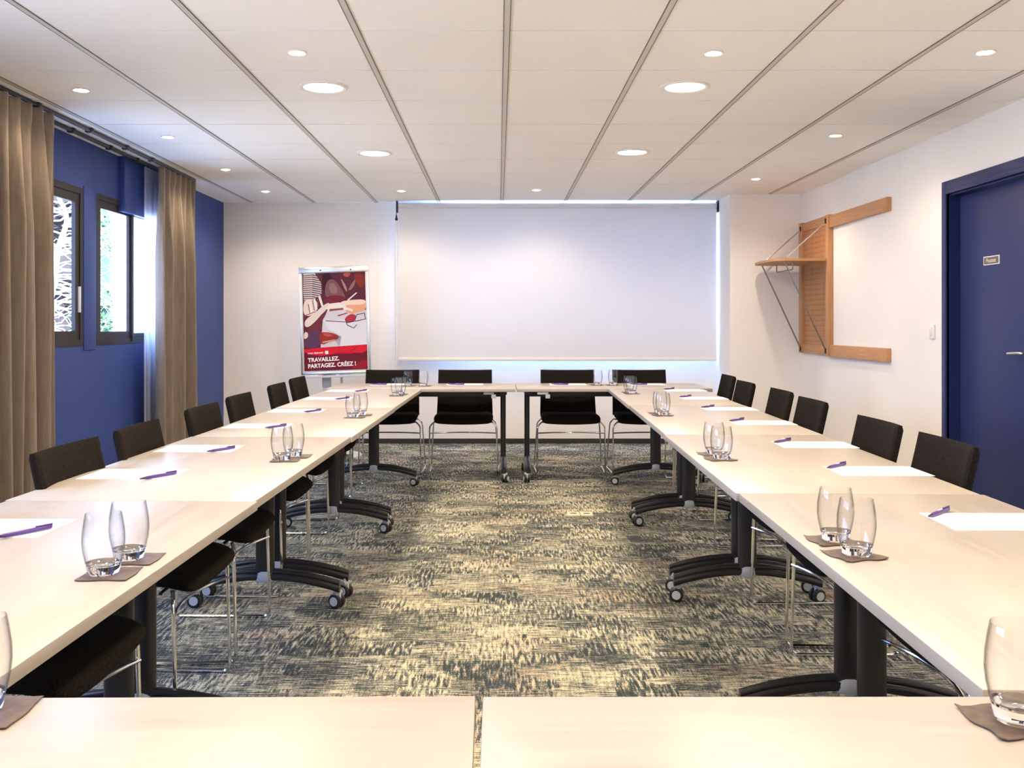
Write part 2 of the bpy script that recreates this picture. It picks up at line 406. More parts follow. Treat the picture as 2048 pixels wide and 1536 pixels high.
# skirting
b = MB(); b.box((XL, YB-0.015, 0), (CMN, YB, 0.05)); struct(b.build('baseboard_back', M['skirt'], smooth=False))
b = MB(); b.box((XR-0.015, DO[1]+0.08, 0), (XR, CMY, 0.05)); b.box((XR-0.015, YF, 0), (XR, DO[0]-0.08, 0.05)); b.box((CMN, CMY-0.015, 0), (XR-0.015, CMY, 0.05)); b.box((CMN-0.015, CMY-0.015, 0), (CMN, YB-0.015, 0.05))
struct(b.build('baseboard_right', M['skirt'], smooth=False))
b = MB(); b.box((XL, YF, 0), (XL+0.015, YB-0.015, 0.05)); struct(b.build('baseboard_left', M['skirt'], smooth=False))

# windows -----------------------------------------------------------------
def wframe(b, x0, x1, y0, y1, z0, z1, t, mi=0):
    b.box((x0, y0, z0), (x1, y0+t, z1), mi); b.box((x0, y1-t, z0), (x1, y1, z1), mi)
    b.box((x0, y0+t, z0), (x1, y1-t, z0+t), mi); b.box((x0, y0+t, z1-t), (x1, y1-t, z1), mi)
def window_root(n, y):
    o = bpy.data.objects.new(n, None); C.objects.link(o); o.location = (XL, y, WZ[0]); return struct(o)
w = window_root('window_1', W1[0])
b = MB(); wframe(b, -0.035, 0.004, 0, W1[1]-W1[0], 0, WZ[1]-WZ[0], 0.042); b.build('window_frame', M['window_frame'], w, smooth=False)
b = MB(); wframe(b, -0.030, -0.005, 0.03, W1[1]-W1[0]-0.042, 0.042, WZ[1]-WZ[0]-0.042, 0.06); b.build('sash', M['window_frame'], w, smooth=False)
MB().box((-0.025, 0.08, 0.09), (-0.019, W1[1]-W1[0]-0.09, 0.97)).build('pane', M['pane'], w, smooth=False)
MB().bbox((-0.012, W1[1]-W1[0]-0.062, 0.225), (0.012, W1[1]-W1[0]-0.044, 0.40), 0.004).build('window_handle', M['light_plastic'], w)
w = window_root('window_2', W2[0]); hh = 2.05-WZ[0]
b = MB(); wframe(b, -0.04, 0.004, 0, W2[1]-W2[0], 0, WZ[1]-WZ[0], 0.04); b.build('window_frame', M['window_frame'], w, smooth=False)
b = MB(); wframe(b, -0.022, -0.003, 0.03, 0.665, 0.04, WZ[1]-WZ[0]-0.04, 0.055); b.box((-0.02, 0.640, 0.02), (0.012, 0.672, WZ[1]-WZ[0]-0.07)); b.build('sash', M['window_frame'], w, smooth=False)
b = MB(); wframe(b, -0.042, -0.024, 0.655, W2[1]-W2[0]-0.03, 0.04, WZ[1]-WZ[0]-0.04, 0.04); b.build('sash', M['window_frame'], w, smooth=False)
MB().box((-0.02, 0.08, 0.09), (-0.015, 0.61, 0.97)).build('pane', M['pane'], w, smooth=False)
MB().box((-0.036, 0.69, 0.075), (-0.032, 1.73, 0.97)).build('pane', M['pane'], w, smooth=False)
w = window_root('added_window', W0[0])  # unseen window added to bring more daylight into the room
b = MB(); wframe(b, -0.10, 0.004, 0, W0[1]-W0[0], 0, WZ[1]-WZ[0], 0.045); b.box((-0.09, 1.36, 0.04), (-0.01, 1.44, WZ[1]-WZ[0]-0.04)); b.build('window_frame', M['window_frame'], w, smooth=False)
MB().box((-0.055, 0.04, 0.04), (-0.047, W0[1]-W0[0]-0.04, 1.02)).build('pane', M['pane'], w, smooth=False)
o = bpy.data.objects.new('window_3', None); C.objects.link(o); o.location = (BO[0], YB, BZ[0]); struct(o)
b = MB(); ww, wh = BO[1]-BO[0], BZ[1]-BZ[0]
for xx in (0, ww/2-0.03, ww-0.03): b.box((xx, 0.12, 0), (xx+(0.03 if xx != ww/2-0.03 else 0.06), 0.17, wh))
b.box((0, 0.12, 0), (ww, 0.17, 0.05)); b.box((0, 0.12, wh-0.05), (ww, 0.17, wh)); b.build('window_frame', M['window_frame'], o, smooth=False)
MB().box((0.03, 0.14, 0.04), (ww-0.03, 0.146, wh-0.04)).build('pane', M['pane'], o, smooth=False)

# door --------------------------------------------------------------------
d = bpy.data.objects.new('door_1', None); C.objects.link(d); d.location = (XR, DO[0], 0); struct(d)
DW = DO[1]-DO[0]
b = MB(); t = 0.072
for (ya, yb, za, zb) in ((-t, 0, 0, DZ+0.086), (DW, DW+t, 0, DZ+0.086), (0, DW, DZ, DZ+0.086)):
    b.bbox((-0.016, ya, za), (0.02, yb, zb), 0.004)
for (ya, yb, za, zb) in ((-0.03, 0, 0, DZ+0.03), (DW, DW+0.03, 0, DZ+0.03), (0, DW, DZ, DZ+0.03)):
    b.bbox((-0.022, ya, za), (0.02, yb, zb), 0.003)
for (ya, yb, za, zb) in ((-0.001, 0.012, 0, DZ), (DW-0.012, DW+0.001, 0, DZ), (0, DW, DZ-0.012, DZ)):
    b.box((0.0, ya, za), (0.2, yb, zb))
b.build('door_frame', M['blue_trim'], d)
MB().bbox((0.062, 0.014, 0.008), (0.105, DW-0.014, DZ-0.014), 0.002).build('door_leaf', M['blue_door'], d)
b = MB(); b.tube(rounded([(0.062, 0.165, 1.05), (0.012, 0.165, 1.05), (0.010, 0.19, 1.052), (0.013, 0.305, 1.046)], 0.014), 0.0095, 12)
b.lathe([(0.026, 0), (0.026, 0.006), (0.02, 0.008)], 24, T=Matrix.Translation((0.062, 0.165, 1.05)) @ Matrix.Rotation(-PI/2, 4, 'Y'))
b.build('door_handle', M['alu'], d)

def text_mesh(txt, size, name, material, parent, matrix, bold=0.0, align='LEFT', sx=1.0, ext=0.0003):
    cu = bpy.data.curves.new(name, 'FONT'); cu.body = txt; cu.size = size; cu.extrude = ext; cu.offset = bold; cu.align_x = align
    to = bpy.data.objects.new(name+'_tmp', cu); C.objects.link(to)
    bpy.context.view_layer.update()
    me = bpy.data.meshes.new_from_object(to.evaluated_get(bpy.context.evaluated_depsgraph_get()))
    bpy.data.objects.remove(to)
    me.name = name; me.materials.clear(); me.materials.append(material)
    me.transform(matrix @ Matrix.Diagonal((sx, 1, 1, 1)))
    o = bpy.data.objects.new(name, me); C.objects.link(o); o.parent = parent
    return o
# sign on the door: plate in the YZ plane facing -X
s_ = thing('door_sign', 'small grey nameplate with white border fixed on the blue door', 'sign', (XR+0.062, 5.78, 1.598))
sy0, sy1 = -0.089, 0.089
# px 1968..2000 -> D 5.78..5.60
ya, yb = XR and (2.958*F/(1968-CX), 2.958*F/(2000-CX)); s_.location.y = (ya+yb)/2; hw = (ya-yb)/2; hz = 0.0265
MB().bbox((-0.004, -hw, -hz), (0, hw, hz), 0.001).build('plate_border', mat('sign_white', (0.85, 0.82, 0.80), 0.5), s_)
MB().box((-0.005, -hw+0.009, -hz+0.006), (-0.0035, hw-0.009, hz-0.006)).build('plate', mat('sign_brown_grey', (0.15, 0.125, 0.085), 0.5), s_, smooth=False)
R_ = Matrix(((0, 0, -1, 0), (-1, 0, 0, 0), (0, 1, 0, 0), (0, 0, 0, 1)))
text_mesh('Poussez', 0.036, 'lettering', mat('sign_text', (0.75, 0.68, 0.50), 0.5), s_, Matrix.Translation((-0.0054, 0, -0.011)) @ R_, 0.0003, 'CENTER')

# light switch
s_ = thing('light_switch', 'small white wall switch beside the blue door frame', 'switch', (XR, 6.445, 1.165))
MB().bbox((-0.014, -0.032, -0.048), (0, 0.032, 0.048), 0.004).build('switch_plate', M['white_plastic'], s_)
MB().bbox((-0.019, -0.014, -0.025), (-0.010, 0.014, 0.03), 0.003).build('rocker', M['white_plastic'], s_)

# ------------------------------------------------------------------ ceiling lamps
def downlight(x, y, label):
    o = thing('recessed_downlight', label, 'ceiling light', (x, y, ZC), 0, 'large round downlights in the ceiling')
    MB().lathe([(0.103, 0.002), (0.130, 0.0), (0.130, -0.004), (0.118, -0.010), (0.103, -0.006)], 40, close=True).build('lamp_ring', M['ring'], o)
    MB().lathe([(0.0, -0.004), (0.104, -0.004), (0.104, 0.0), (0, 0)], 40).build('diffuser', M['panel_glow'], o)
    l = bpy.data.lights.new('panel_light', 'AREA'); l.shape = 'DISK'; l.size = 0.2; l.energy = PANEL_POWER; l.color = WARM_L; l.spread = math.radians(180)
    lo = bpy.data.objects.new('panel_light', l); C.objects.link(lo); lo.parent = o; lo.location = (0, 0, -0.012)
    return o
downlight(-0.921, 5.09, 'large round downlight at left of the near pair over the aisle')
downlight(0.979, 5.08, 'large round downlight at right of the near pair over the aisle')
downlight(-0.902, 7.04, 'large round downlight at left of the far pair, before the screen')
downlight(0.966, 7.0, 'large round downlight at right of the far pair, before the screen')
for x, y, s in ((-0.92, 3.12, 'left of the first pair above the picture'), (0.97, 3.12, 'right of the first pair above the picture'), (-0.92, 1.15, 'left of the pair right over the near tables'), (0.97, 1.15, 'right of the pair right over the near tables'), (-0.92, -0.8, 'left of the pair behind the camera'), (0.97, -0.8, 'right of the pair behind the camera')):  # downlights added out of view to brighten the room
    downlight(x, y, 'large round downlight, %s' % s)
def spot(x, y, label):
    o = thing('ceiling_spotlight', label, 'spotlight', (x, y, ZC), 0, 'small halogen spotlights in the ceiling')
    MB().lathe([(0.033, 0.001), (0.045, 0.0), (0.045, -0.003), (0.040, -0.007), (0.033, -0.004)], 28, close=True).build('lamp_ring', M['ring'], o)
    MB().lathe([(0.0, -0.014), (0.018, -0.011), (0.030, -0.005), (0.033, 0.0), (0, 0)], 24).build('bulb', M['spot_glow'], o)
    l = bpy.data.lights.new('spot_beam', 'SPOT'); l.energy = SPOT_POWER; l.color = (1.0, 0.80, 0.56); l.spot_size = math.radians(150); l.spot_blend = 0.6; l.energy = SPOT_POWER*(0.66 if y > 7.5 else 0.37 if abs(x) > 1.5 else 0.35); l.shadow_soft_size = 0.03
    lo = bpy.data.objects.new('spot_beam', l); C.objects.link(lo); lo.parent = o; lo.location = (0, 0, -0.03)
    return o
for x, y, s in ((-0.924, 4.437, 'small bright spotlight nearest the camera left of the ceiling centre'),
    (0.988, 4.445, 'small bright spotlight nearest the camera right of the ceiling centre'),
    (2.23, 4.43, 'small bright spotlight near the right wall, closest to the camera'),
    (-2.219, 5.143, 'small spotlight nearest the camera in the row along the curtains'),
    (-2.195, 6.426, 'small spotlight second from the camera in the row along the curtains'),
    (-2.191, 7.765, 'small spotlight third from the camera in the row along the curtains'),
    (-2.177, 9.04, 'small spotlight farthest from the camera in the row along the curtains'),
    (-0.903, 9.006, 'small spotlight above the left end of the white screen'),
    (0.351, 8.94, 'small spotlight above the middle of the white screen'),
    (2.2, 8.27, 'small spotlight over the wooden coat rack corner, farthest on the right'),
    (2.22, 6.375, 'small spotlight on the right side above the rack and door'),
    (-2.22, 3.85, 'added unseen spotlight, curtain side, first above the picture'), (-2.22, 2.5, 'added unseen spotlight, curtain side, second above the picture'), (-2.22, 0.6, 'added unseen spotlight, curtain side, beside the camera'),  # from here on: unseen spots added to raise the room's brightness
    (2.23, 2.5, 'added unseen spotlight, door side, first above the picture'), (2.23, 0.6, 'added unseen spotlight, door side, beside the camera'),
    (-0.92, 2.4, 'added unseen spotlight, over the left tables above the picture'), (0.98, 2.4, 'added unseen spotlight, over the right tables above the picture'),
    (-0.92, 0.4, 'added unseen spotlight, over the near cross table, left'), (0.98, 0.4, 'added unseen spotlight, over the near cross table, right')):
    spot(x, y, s)

# ------------------------------------------------------------------ tables
def caster_mb():
    b = MB(); r = 0.031
    for sx in (-1, 1):
        b.lathe([(0.0, -0.009), (r-0.005, -0.009), (r, -0.005), (r, 0.005), (r-0.005, 0.009), (0, 0.009)], 24, 0, Matrix.Translation((sx*0.014, 0, r)) @ Matrix.Rotation(PI/2, 4, 'Y'))
        b.lathe([(0.0, -0.002), (0.019, -0.002), (0.019, 0.002), (0, 0.002)], 20, 1, Matrix.Translation((sx*0.0235, 0, r)) @ Matrix.Rotation(PI/2, 4, 'Y'))
    b.tube([(0, 0, 0.058), (0, 0, 0.085)], 0.009, 10, 1)
    b.bbox((-0.006, -0.020, 0.026), (0.006, 0.012, 0.066), 0.004, 2, 1)
    b.tube([(0, -0.027+0.03*math.cos(a)*0+0.0, 0.03) for a in (0, 1)] if False else [(-0.02, -0.004, 0.064), (0.02, -0.004, 0.064)], 0.012, 10, 2)
    return b
def foot_mb(hd):
    b = MB(); n = 18
    for (w, h, dz, mi) in ((0.046, 0.017, 0.0, 0), (0.030, 0.012, 0.021, 0)):
        secs = []
        for i in range(n+1):
            t = -1+2*i/n; y = t*hd; z = 0.086+0.052*(1-t*t)+dz; sc = 0.9+0.1*(1-t*t)
            secs.append((y, z, w*sc/2, h))
        vs = []; fs = []; k = 10
        for (y, z, wx, hz) in secs:
            for j in range(k):
                a = 2*PI*j/k; ca, sa = math.cos(a), math.sin(a)
                vs.append((wx*math.copysign(abs(ca)**0.6, ca), y, z+hz*math.copysign(abs(sa)**0.7, sa)))
        for i in range(n):
            for j in range(k): fs.append((i*k+j, i*k+(j+1) % k, (i+1)*k+(j+1) % k, (i+1)*k+j))
        fs.append(tuple(range(k))); fs.append(tuple(n*k+j for j in range(k)))
        b.add(vs, fs, mi)
    return b
def make_table(Lt, Dt=0.70):
    """length along local x; top at TZ"""
    o = thing('conference_table', '', 'table', (0, 0, 0), 0, 'flip top conference tables set in a rectangle')
    MB().bbox((-Lt/2, -Dt/2, TZ-0.0245), (Lt/2, Dt/2, TZ), 0.0022, 2).build('tabletop', M['table'], o)
    b = MB()
    for s in (-1, 1): b.bbox((-Lt/2+0.10, s*0.13-0.018, TZ-0.075), (Lt/2-0.10, s*0.13+0.018, TZ-0.026), 0.006)
    for s in (-1, 1): b.bbox((s*(Lt/2-0.09)-0.028, -0.24, TZ-0.055), (s*(Lt/2-0.09)+0.028, 0.24, TZ-0.0255), 0.006)
    b.build('under_frame', M['black_metal'], o)
    for s in (-1, 1):
        xl = s*(Lt/2-0.088)
        lg = MB().add([], [])
        prof = [(0.0215*math.copysign(abs(math.cos(a))**0.75, math.cos(a)), 0.040*math.copysign(abs(math.sin(a))**0.75, math.sin(a))) for a in [2*PI*i/20 for i in range(20)]]
        lg.prism(prof, 0.135, TZ-0.05)
        leg = lg.build('leg', M['black_metal'], o, loc=(xl, 0, 0), angle=50)
        foot_mb(Dt/2-0.03).build('foot', M['black_metal'], leg, angle=60)
        c = MB(); c.lathe([(0.030, 0.115), (0.034, 0.125), (0.034, 0.140), (0.027, 0.160), (0.020, 0.162)], 20, T=Matrix.Diagonal((0.85, 1.35, 1, 1)))
        c.build('collar', M['grey_plastic'], leg)
        for sy in (-1, 1):
            cb = caster_mb().build('caster', [M['black_plastic'], M['light_plastic'], M['grey_plastic']], leg, loc=(0.012*s, sy*(Dt/2-0.045), 0), rotz=random.uniform(-0.5, 0.5))
    return o
protos = {}
def table(x, y, L_, rot, label):
    o = make_table(round(L_, 3)); o.location = (x, y, 0); o.rotation_euler = (0, 0, rot); o['label'] = label; return o
def inL(y): return -0.7205+0.0187*y
def inR(y): return 0.603+0.0322*y
def side_row(bounds, inner, sgn, labels):
    for k_, (ya, yb) in enumerate(zip(bounds, bounds[1:])):
        xa, xb = inner(ya), inner(yb); ang = math.atan2(yb-ya-0.004, xb-xa)
        ym = (ya+yb)/2; xm = (xa+xb)/2+sgn*0.35
        jit = [0.004, -0.004, 0.003, -0.002][k_]
        table(xm+jit, ym, (yb-ya)-0.004, ang, labels[k_])
side_row([1.272, 2.686, 4.225, 5.715, 7.36], inL, -1, ['pale wood topped table nearest the camera in the left row, by the curtains',
    'pale wood topped table second from the camera in the left row', 'pale wood topped table third from the camera in the left row',
    'pale wood topped table at the far end of the left row'])
side_row([1.282, 2.797, 4.31, 5.90, 7.40], inR, 1, ['pale wood topped table nearest the camera in the right row',
    'pale wood topped table second from the camera in the right row', 'pale wood topped table third from the camera in the right row',
    'pale wood topped table at the far end of the right row, below the coat rack'])
table(-0.60, 7.735, 1.45, math.radians(0.6), 'pale wood topped table left half of the far cross row before the screen')
table(0.89, 7.76, 1.50, math.radians(0.3), 'pale wood topped table right half of the far cross row before the screen')
table(-0.752, 0.917, 1.45, math.radians(0.55), 'pale table top along the bottom edge of the picture, left of the seam')
table(0.702, 0.922, 1.445, 0, 'pale table top along the bottom edge of the picture, right of the seam')
# small grey latch blocks under the far cross row
for px0, px1, zlab in ((967, 988, 'pale grey latch block under the far cross row, left of its middle legs'), (1075, 1097, 'pale grey latch block under the far cross row, right of its middle legs')):
    yb_ = 7.42; xa = (px0-CX)*yb_/F; xb = (px1-CX)*yb_/F
    o = thing('latch_block', zlab, 'box', ((xa+xb)/2, yb_, TZ-0.046), 0, 'latch blocks under the far tables')
    MB().bbox((-(xb-xa)/2, 0, 0), ((xb-xa)/2, 0.05, 0.0212), 0.003).build('housing', M['light_plastic'], o)
    MB().bbox((0.02, 0.004, -0.03), (0.055, 0.03, 0.001), 0.003).build('catch', M['light_plastic'], o)

# ------------------------------------------------------------------ chairs
def make_chair():
    o = thing('meeting_chair', '', 'chair', (0, 0, 0))
    # seat: cushion slab, waterfall front, slightly dished
    def seat(u, v):
        x = (u-0.5)*2; y = (v-0.5)*2
        w = 0.243-0.012*max(0, -y)
        rx = x*(1-0.05*abs(y)**6); ry = y*(1-0.06*abs(x)**6)
        z = 0.447+0.010*x*x-0.034*max(0, y-0.35)**2*2.2+0.012*max(0, -y-0.4)
        return (rx*w, ry*0.215+0.01, z)
    MB().shell(seat, 14, 12, 0.050).build('seat', M['fabric'], o, subsurf=1)
    def back(u, v):
        x = (u-0.5)*2; h = v
        w = 0.233-0.008*h+0.004*abs(h-0.5)
        y = -0.185-0.080*h-0.028*(1-x*x)+0.02*(1-h)**3
        return (x*w, y, 0.452+0.372*h+0.004*x*x*h)
    MB().shell(back, 32, 24, 0.030).build('backrest', M['fabric'], o, angle=55)
    for s in (-1, 1):
        p = rounded([(s*0.235, 0.155, 0.425), (s*0.272, 0.170, 0.39), (s*0.276, 0.180, 0.0075), (s*0.285, -0.215, 0.0075), (s*0.262, -0.150, 0.39), (s*0.225, -0.145, 0.425)], 0.03, 5)
        MB().tube(p, 0.0062, 9).build('side_frame', M['chrome'], o)
    n = 14; pts = []
    for i in range(n+1):
        t = -1+2*i/n; pts.append((t*0.275, 0.176-0.060*(1-t*t), 0.335))
    MB().tube(pts, 0.0055, 8).build('cross_brace', M['chrome'], o)
    for yy, ww_ in ((0.12, 0.235), (-0.135, 0.225)): MB().tube([(-ww_, yy, 0.418), (ww_, yy, 0.418)], 0.006, 8).build('seat_support', M['chrome'], o)
    return o
chair0 = make_chair(); chair_used = False
def chair(x, y, rz, label, group):
    global chair_used
    o = chair0 if not chair_used else copy_tree(chair0)
    chair_used = True
    o.location = (x, y, 0); o.rotation_euler = (0, 0, rz); o['label'] = label; o['group'] = group
    return o
ordn = ['nearest the camera', 'second from the camera', 'third from the camera', 'fourth from the camera', 'fifth from the camera', 'sixth from the camera', 'farthest from the camera']
CL = [(2.25, -1.36), (3.09, -1.365), (3.72, -1.37), (4.57, -1.385), (5.31, -1.41), (6.26, -1.42), (7.04, -1.45)]
for i, (y, xb) in enumerate(CL):
    chair(xb+0.25, y, -PI/2+random.uniform(-0.02, 0.02), 'black chair with chrome frame on the curtain side, %s' % ordn[i], 'chairs along the left table row')
CR = [(2.42, 1.48), (3.25, 1.485), (3.90, 1.515), (4.98, 1.60), (5.70, 1.65), (6.52, 1.65), (7.35, 1.73)]
for i, (y, xb) in enumerate(CR):
    chair(xb-0.25, y, PI/2+random.uniform(-0.02, 0.02)-0.03, 'black chair with chrome frame on the door side, %s' % ordn[i], 'chairs along the right table row')
for x, s in ((-0.905, 'far left, partly before the flip chart'), (-0.285, 'second from the left'), (0.588, 'third from the left'), (1.20, 'far right')):
    chair(x, 8.0, PI, 'black chair before the screen, %s' % s, 'chairs along the far table row')

# ------------------------------------------------------------------ tumblers and coasters
def make_tumbler():
    o = thing('tumbler', '', 'glass', (0, 0, 0))
    outer = [(0.0265, 0.003), (0.0285, 0.0), (0.0300, 0.006), (0.0335, 0.022), (0.0385, 0.045), (0.0402, 0.062), (0.0395, 0.082), (0.0365, 0.103), (0.0335, 0.118)]
    prof = [(0.0335, 0.0215)]+[p for p in outer if p[1] >= 0.022]+[(0.0326, 0.1188), (0.0318, 0.118), (0.0348, 0.103), (0.0378, 0.082), (0.0385, 0.062), (0.0368, 0.045), (0.0318, 0.0225), (0.0, 0.0205)]
    MB().lathe([(0.0335, 0.0225), (0.0385, 0.045), (0.0402, 0.062), (0.0395, 0.082), (0.0365, 0.103), (0.0338, 0.117), (0.0332, 0.1182), (0.0325, 0.117), (0.0352, 0.103), (0.0382, 0.082), (0.0389, 0.062), (0.0372, 0.045), (0.0322, 0.0225)], 36, close=True).build('bowl', M['glass'], o, angle=70)
    MB().lathe([(0, 0.003), (0.018, 0.003), (0.024, 0.0), (0.0275, 0.0), (0.0295, 0.004), (0.0315, 0.013), (0.0334, 0.0222), (0.0315, 0.0222), (0.026, 0.0185), (0.014, 0.016), (0, 0.0155)], 36).build('thick_base', M['glass_base'], o, angle=50)
    return o
tum0 = make_tumbler(); tum_used = False
def make_coaster(seed, wavy):
    rnd = random.Random(seed); n = 8; h = 0.0495
    b = MB()
    def fn(u, v):
        x = (u-0.5)*2; y = (v-0.5)*2
        k_ = 0.003*wavy*math.sin(5*x+seed)*abs(y)**3+0.0025*wavy*math.sin(4*y+seed*2)*abs(x)**3
        z = 0.0016+0.0012*wavy*(abs(x*y)**3)
        return (x*h+k_, y*h+k_, z)
    b.shell(fn, n, n, 0.0030)
    return b
coast = [make_coaster(s, w).build('coaster', M['coaster']) for s, w in ((1, 0.6), (2, 1.6))]
coast_free = [True, True]
GL = [  # px, py, where
    (207, 1150, 'front of the pair nearest the camera on the left table row', 0),
    (258, 1120, 'rear of the pair nearest the camera on the left table row', 0),
    (564, 921, 'front of the second pair on the left table row', 0),
    (587, 913.5, 'rear of the second pair on the left table row', 0),
    (706, 835, 'front of the third pair on the left table row', 0),
    (721, 830.5, 'rear of the third pair on the left table row', 0),
    (793, 791.5, 'front of the farthest pair on the left table row', 0),
    (801, 789, 'rear of the farthest pair on the left table row', 0),
    (815.5, 772, 'left of the pair on the far cross row, left half', 0),
    (846.5, 772, 'right of the pair on the far cross row, left half', 0),
    (1195, 770.3, 'left of the pair on the far cross row, right half', 1),
    (1226, 770.3, 'right of the pair on the far cross row, right half', 1),
    (1263, 787.5, 'front of the farthest pair on the right table row', 1),
    (1258, 785, 'rear of the farthest pair on the right table row', 1),
    (1326, 831, 'front of the third pair on the right table row', 1),
    (1320, 827, 'rear of the third pair on the right table row', 1),
    (1443, 919, 'front of the second pair on the right table row', 1),
    (1428, 909, 'rear of the second pair on the right table row', 1),
    (1713, 1112, 'front of the pair nearest the camera on the right table row', 1),
    (1671, 1083, 'rear of the pair nearest the camera on the right table row', 1),
    (2040, 1446, 'the one standing large in the bottom right corner of the picture', 1),
    (-46, 1428, 'the one just outside the bottom left corner', 0)]
for i, (px, py, s, side) in enumerate(GL):
    x, y = on_plane(px, py, TZ)
    co = coast[side]
    if not coast_free[side]: co = co.copy(); C.objects.link(co)
    coast_free[side] = False
    rz = random.uniform(-0.12, 0.12)+(0.15 if side else 0)
    dx = 0.012 if side == 0 else -0.006
    if i in (6, 7, 12, 13): dx = 0
    co.location = (x+dx, y+0.002, TZ+0.0004); co.rotation_euler = (0, 0, rz)
    if i in (1, 3, 5, 7, 13, 15, 17, 19): co.location.z += 0.0
    tag(co, 'brown leather coaster under %s' % s, 'coaster', 'leather coasters under the tumblers')
    g = tum0 if not tum_used else copy_tree(tum0)
    tum_used = True
    g.location = (x, y, TZ+0.0036); g.rotation_euler = (0, 0, random.uniform(0, 6))
    tag(g, 'clear tumbler, %s' % s, 'glass', 'clear tumblers on the tables')

# ------------------------------------------------------------------ papers and pens
pap0 = MB().box((-0.1485, -0.105, 0), (0.1485, 0.105, 0.0009)).build('paper_sheet', M['paper'], smooth=False); pap_used = False
def make_pen():
    o = thing('ballpoint_pen', '', 'pen', (0, 0, 0))
    Rx = Matrix.Rotation(PI/2, 4, 'Y')
    MB().lathe([(0.0035, -0.055), (0.0052, -0.046), (0.0056, 0.0), (0.0052, 0.068), (0.004, 0.071)], 14, T=Rx).build('barrel', M['pen'], o)
    MB().lathe([(0.0008, -0.0735), (0.0022, -0.070), (0.0038, -0.055)], 12, T=Rx).build('tip', M['pen_dark'], o)
    b = MB(); b.bbox((0.030, -0.0022, 0.0055), (0.074, 0.0022, 0.0078), 0.0008); b.bbox((0.068, -0.002, 0.0), (0.073, 0.002, 0.007), 0.0008); b.build('clip', M['pen'], o)
    MB().box((-0.004, -0.0022, 0.00535), (0.022, 0.0022, 0.0059)).build('printed_mark', M['paper'], o, smooth=False)
    return o
pen0 = make_pen(); pen_used = False
def paper(x, y, rz, label, group):
    global pap_used
    o = pap0 if not pap_used else pap0.copy()
    if pap_used: C.objects.link(o)
    pap_used = True
    o.location = (x, y, TZ+0.0002); o.rotation_euler = (0, 0, rz); tag(o, label, 'paper', group)
def pen(a, b_, label, group, z=0.0):
    global pen_used
    o = pen0 if not pen_used else copy_tree(pen0)
    pen_used = True
    a = Vector(a); b_ = Vector(b_); c = (a+b_)/2; d_ = b_-a
    o.location = (c.x, c.y, TZ+0.0066+z); o.rotation_euler = (0, 0, math.atan2(d_.y, d_.x)); tag(o, label, 'pen', group)
pl = ['%s' % s for s in ordn]
for i, yc in enumerate((2.325, 3.165, 3.82, 4.67, 5.5, 6.43, 7.17)):
    off = 0.0187*(yc-3.2)
    paper(-1.188+off, yc, math.radians(-0.5)+random.uniform(-0.01, 0.01), 'white paper sheet on the left table row, %s' % pl[i], 'sheets of paper on the left tables')
    pen((-1.122+off-(0.004 if i else 0.01), yc-0.145), (-1.045+off, yc-0.005), 'purple pen on the left table row, %s' % pl[i], 'pens on the left tables', 0.0006)
for i, yc in enumerate((2.40, 3.23, 3.94, 4.83, 5.63, 6.45, 7.22)):
    off = 0.0322*(yc-3.2)
    paper(1.262+off, yc, math.radians(-1.2)+random.uniform(-0.01, 0.01), 'white paper sheet on the right table row, %s' % pl[i], 'sheets of paper on the right tables')
    pen((1.10+off, yc+0.025), (1.212+off, yc+0.142), 'purple pen on the right table row, %s' % pl[i], 'pens on the right tables', 0.0006)
for i, (x, s) in enumerate(((-0.905, 'far left'), (-0.285, 'second from left'), (0.56, 'third from left'), (1.20, 'far right'))):
    paper(x+0.01, 7.95, 0.01, 'white sheet of paper on the far cross row, %s of the four' % s, 'sheets of paper on the far tables')
    pen((x-0.135+(0.02 if i else 0), 7.89), (x-0.01, 7.86), 'purple pen on the far cross row, %s of the four' % s, 'pens on the far tables', 0.0006)

# ------------------------------------------------------------------ floor outlet
fx, fy = 0.52, 6.18
o = thing('floor_outlet', 'pair of cream floor socket covers set in the carpet of the aisle', 'outlet', (fx, fy, 0))
for s in (-1, 1):
    pl_ = MB().bbox((s*0.042-0.039, -0.055, -0.001), (s*0.042+0.039, 0.055, 0.007), 0.003).build('cover', M['cream_plastic'], o)
    MB().lathe([(0.0, 0.0), (0.022, 0.0), (0.022, 0.0025), (0.015, 0.0035), (0, 0.0035)], 24, T=Matrix.Translation((s*0.042, -0.002 if s < 0 else -0.008, 0.0065)) @ Matrix.Diagonal((1, 0.55, 1, 1))).build('keyhole', mat('blue_grey_cap', (0.06, 0.09, 0.16), 0.4), pl_)

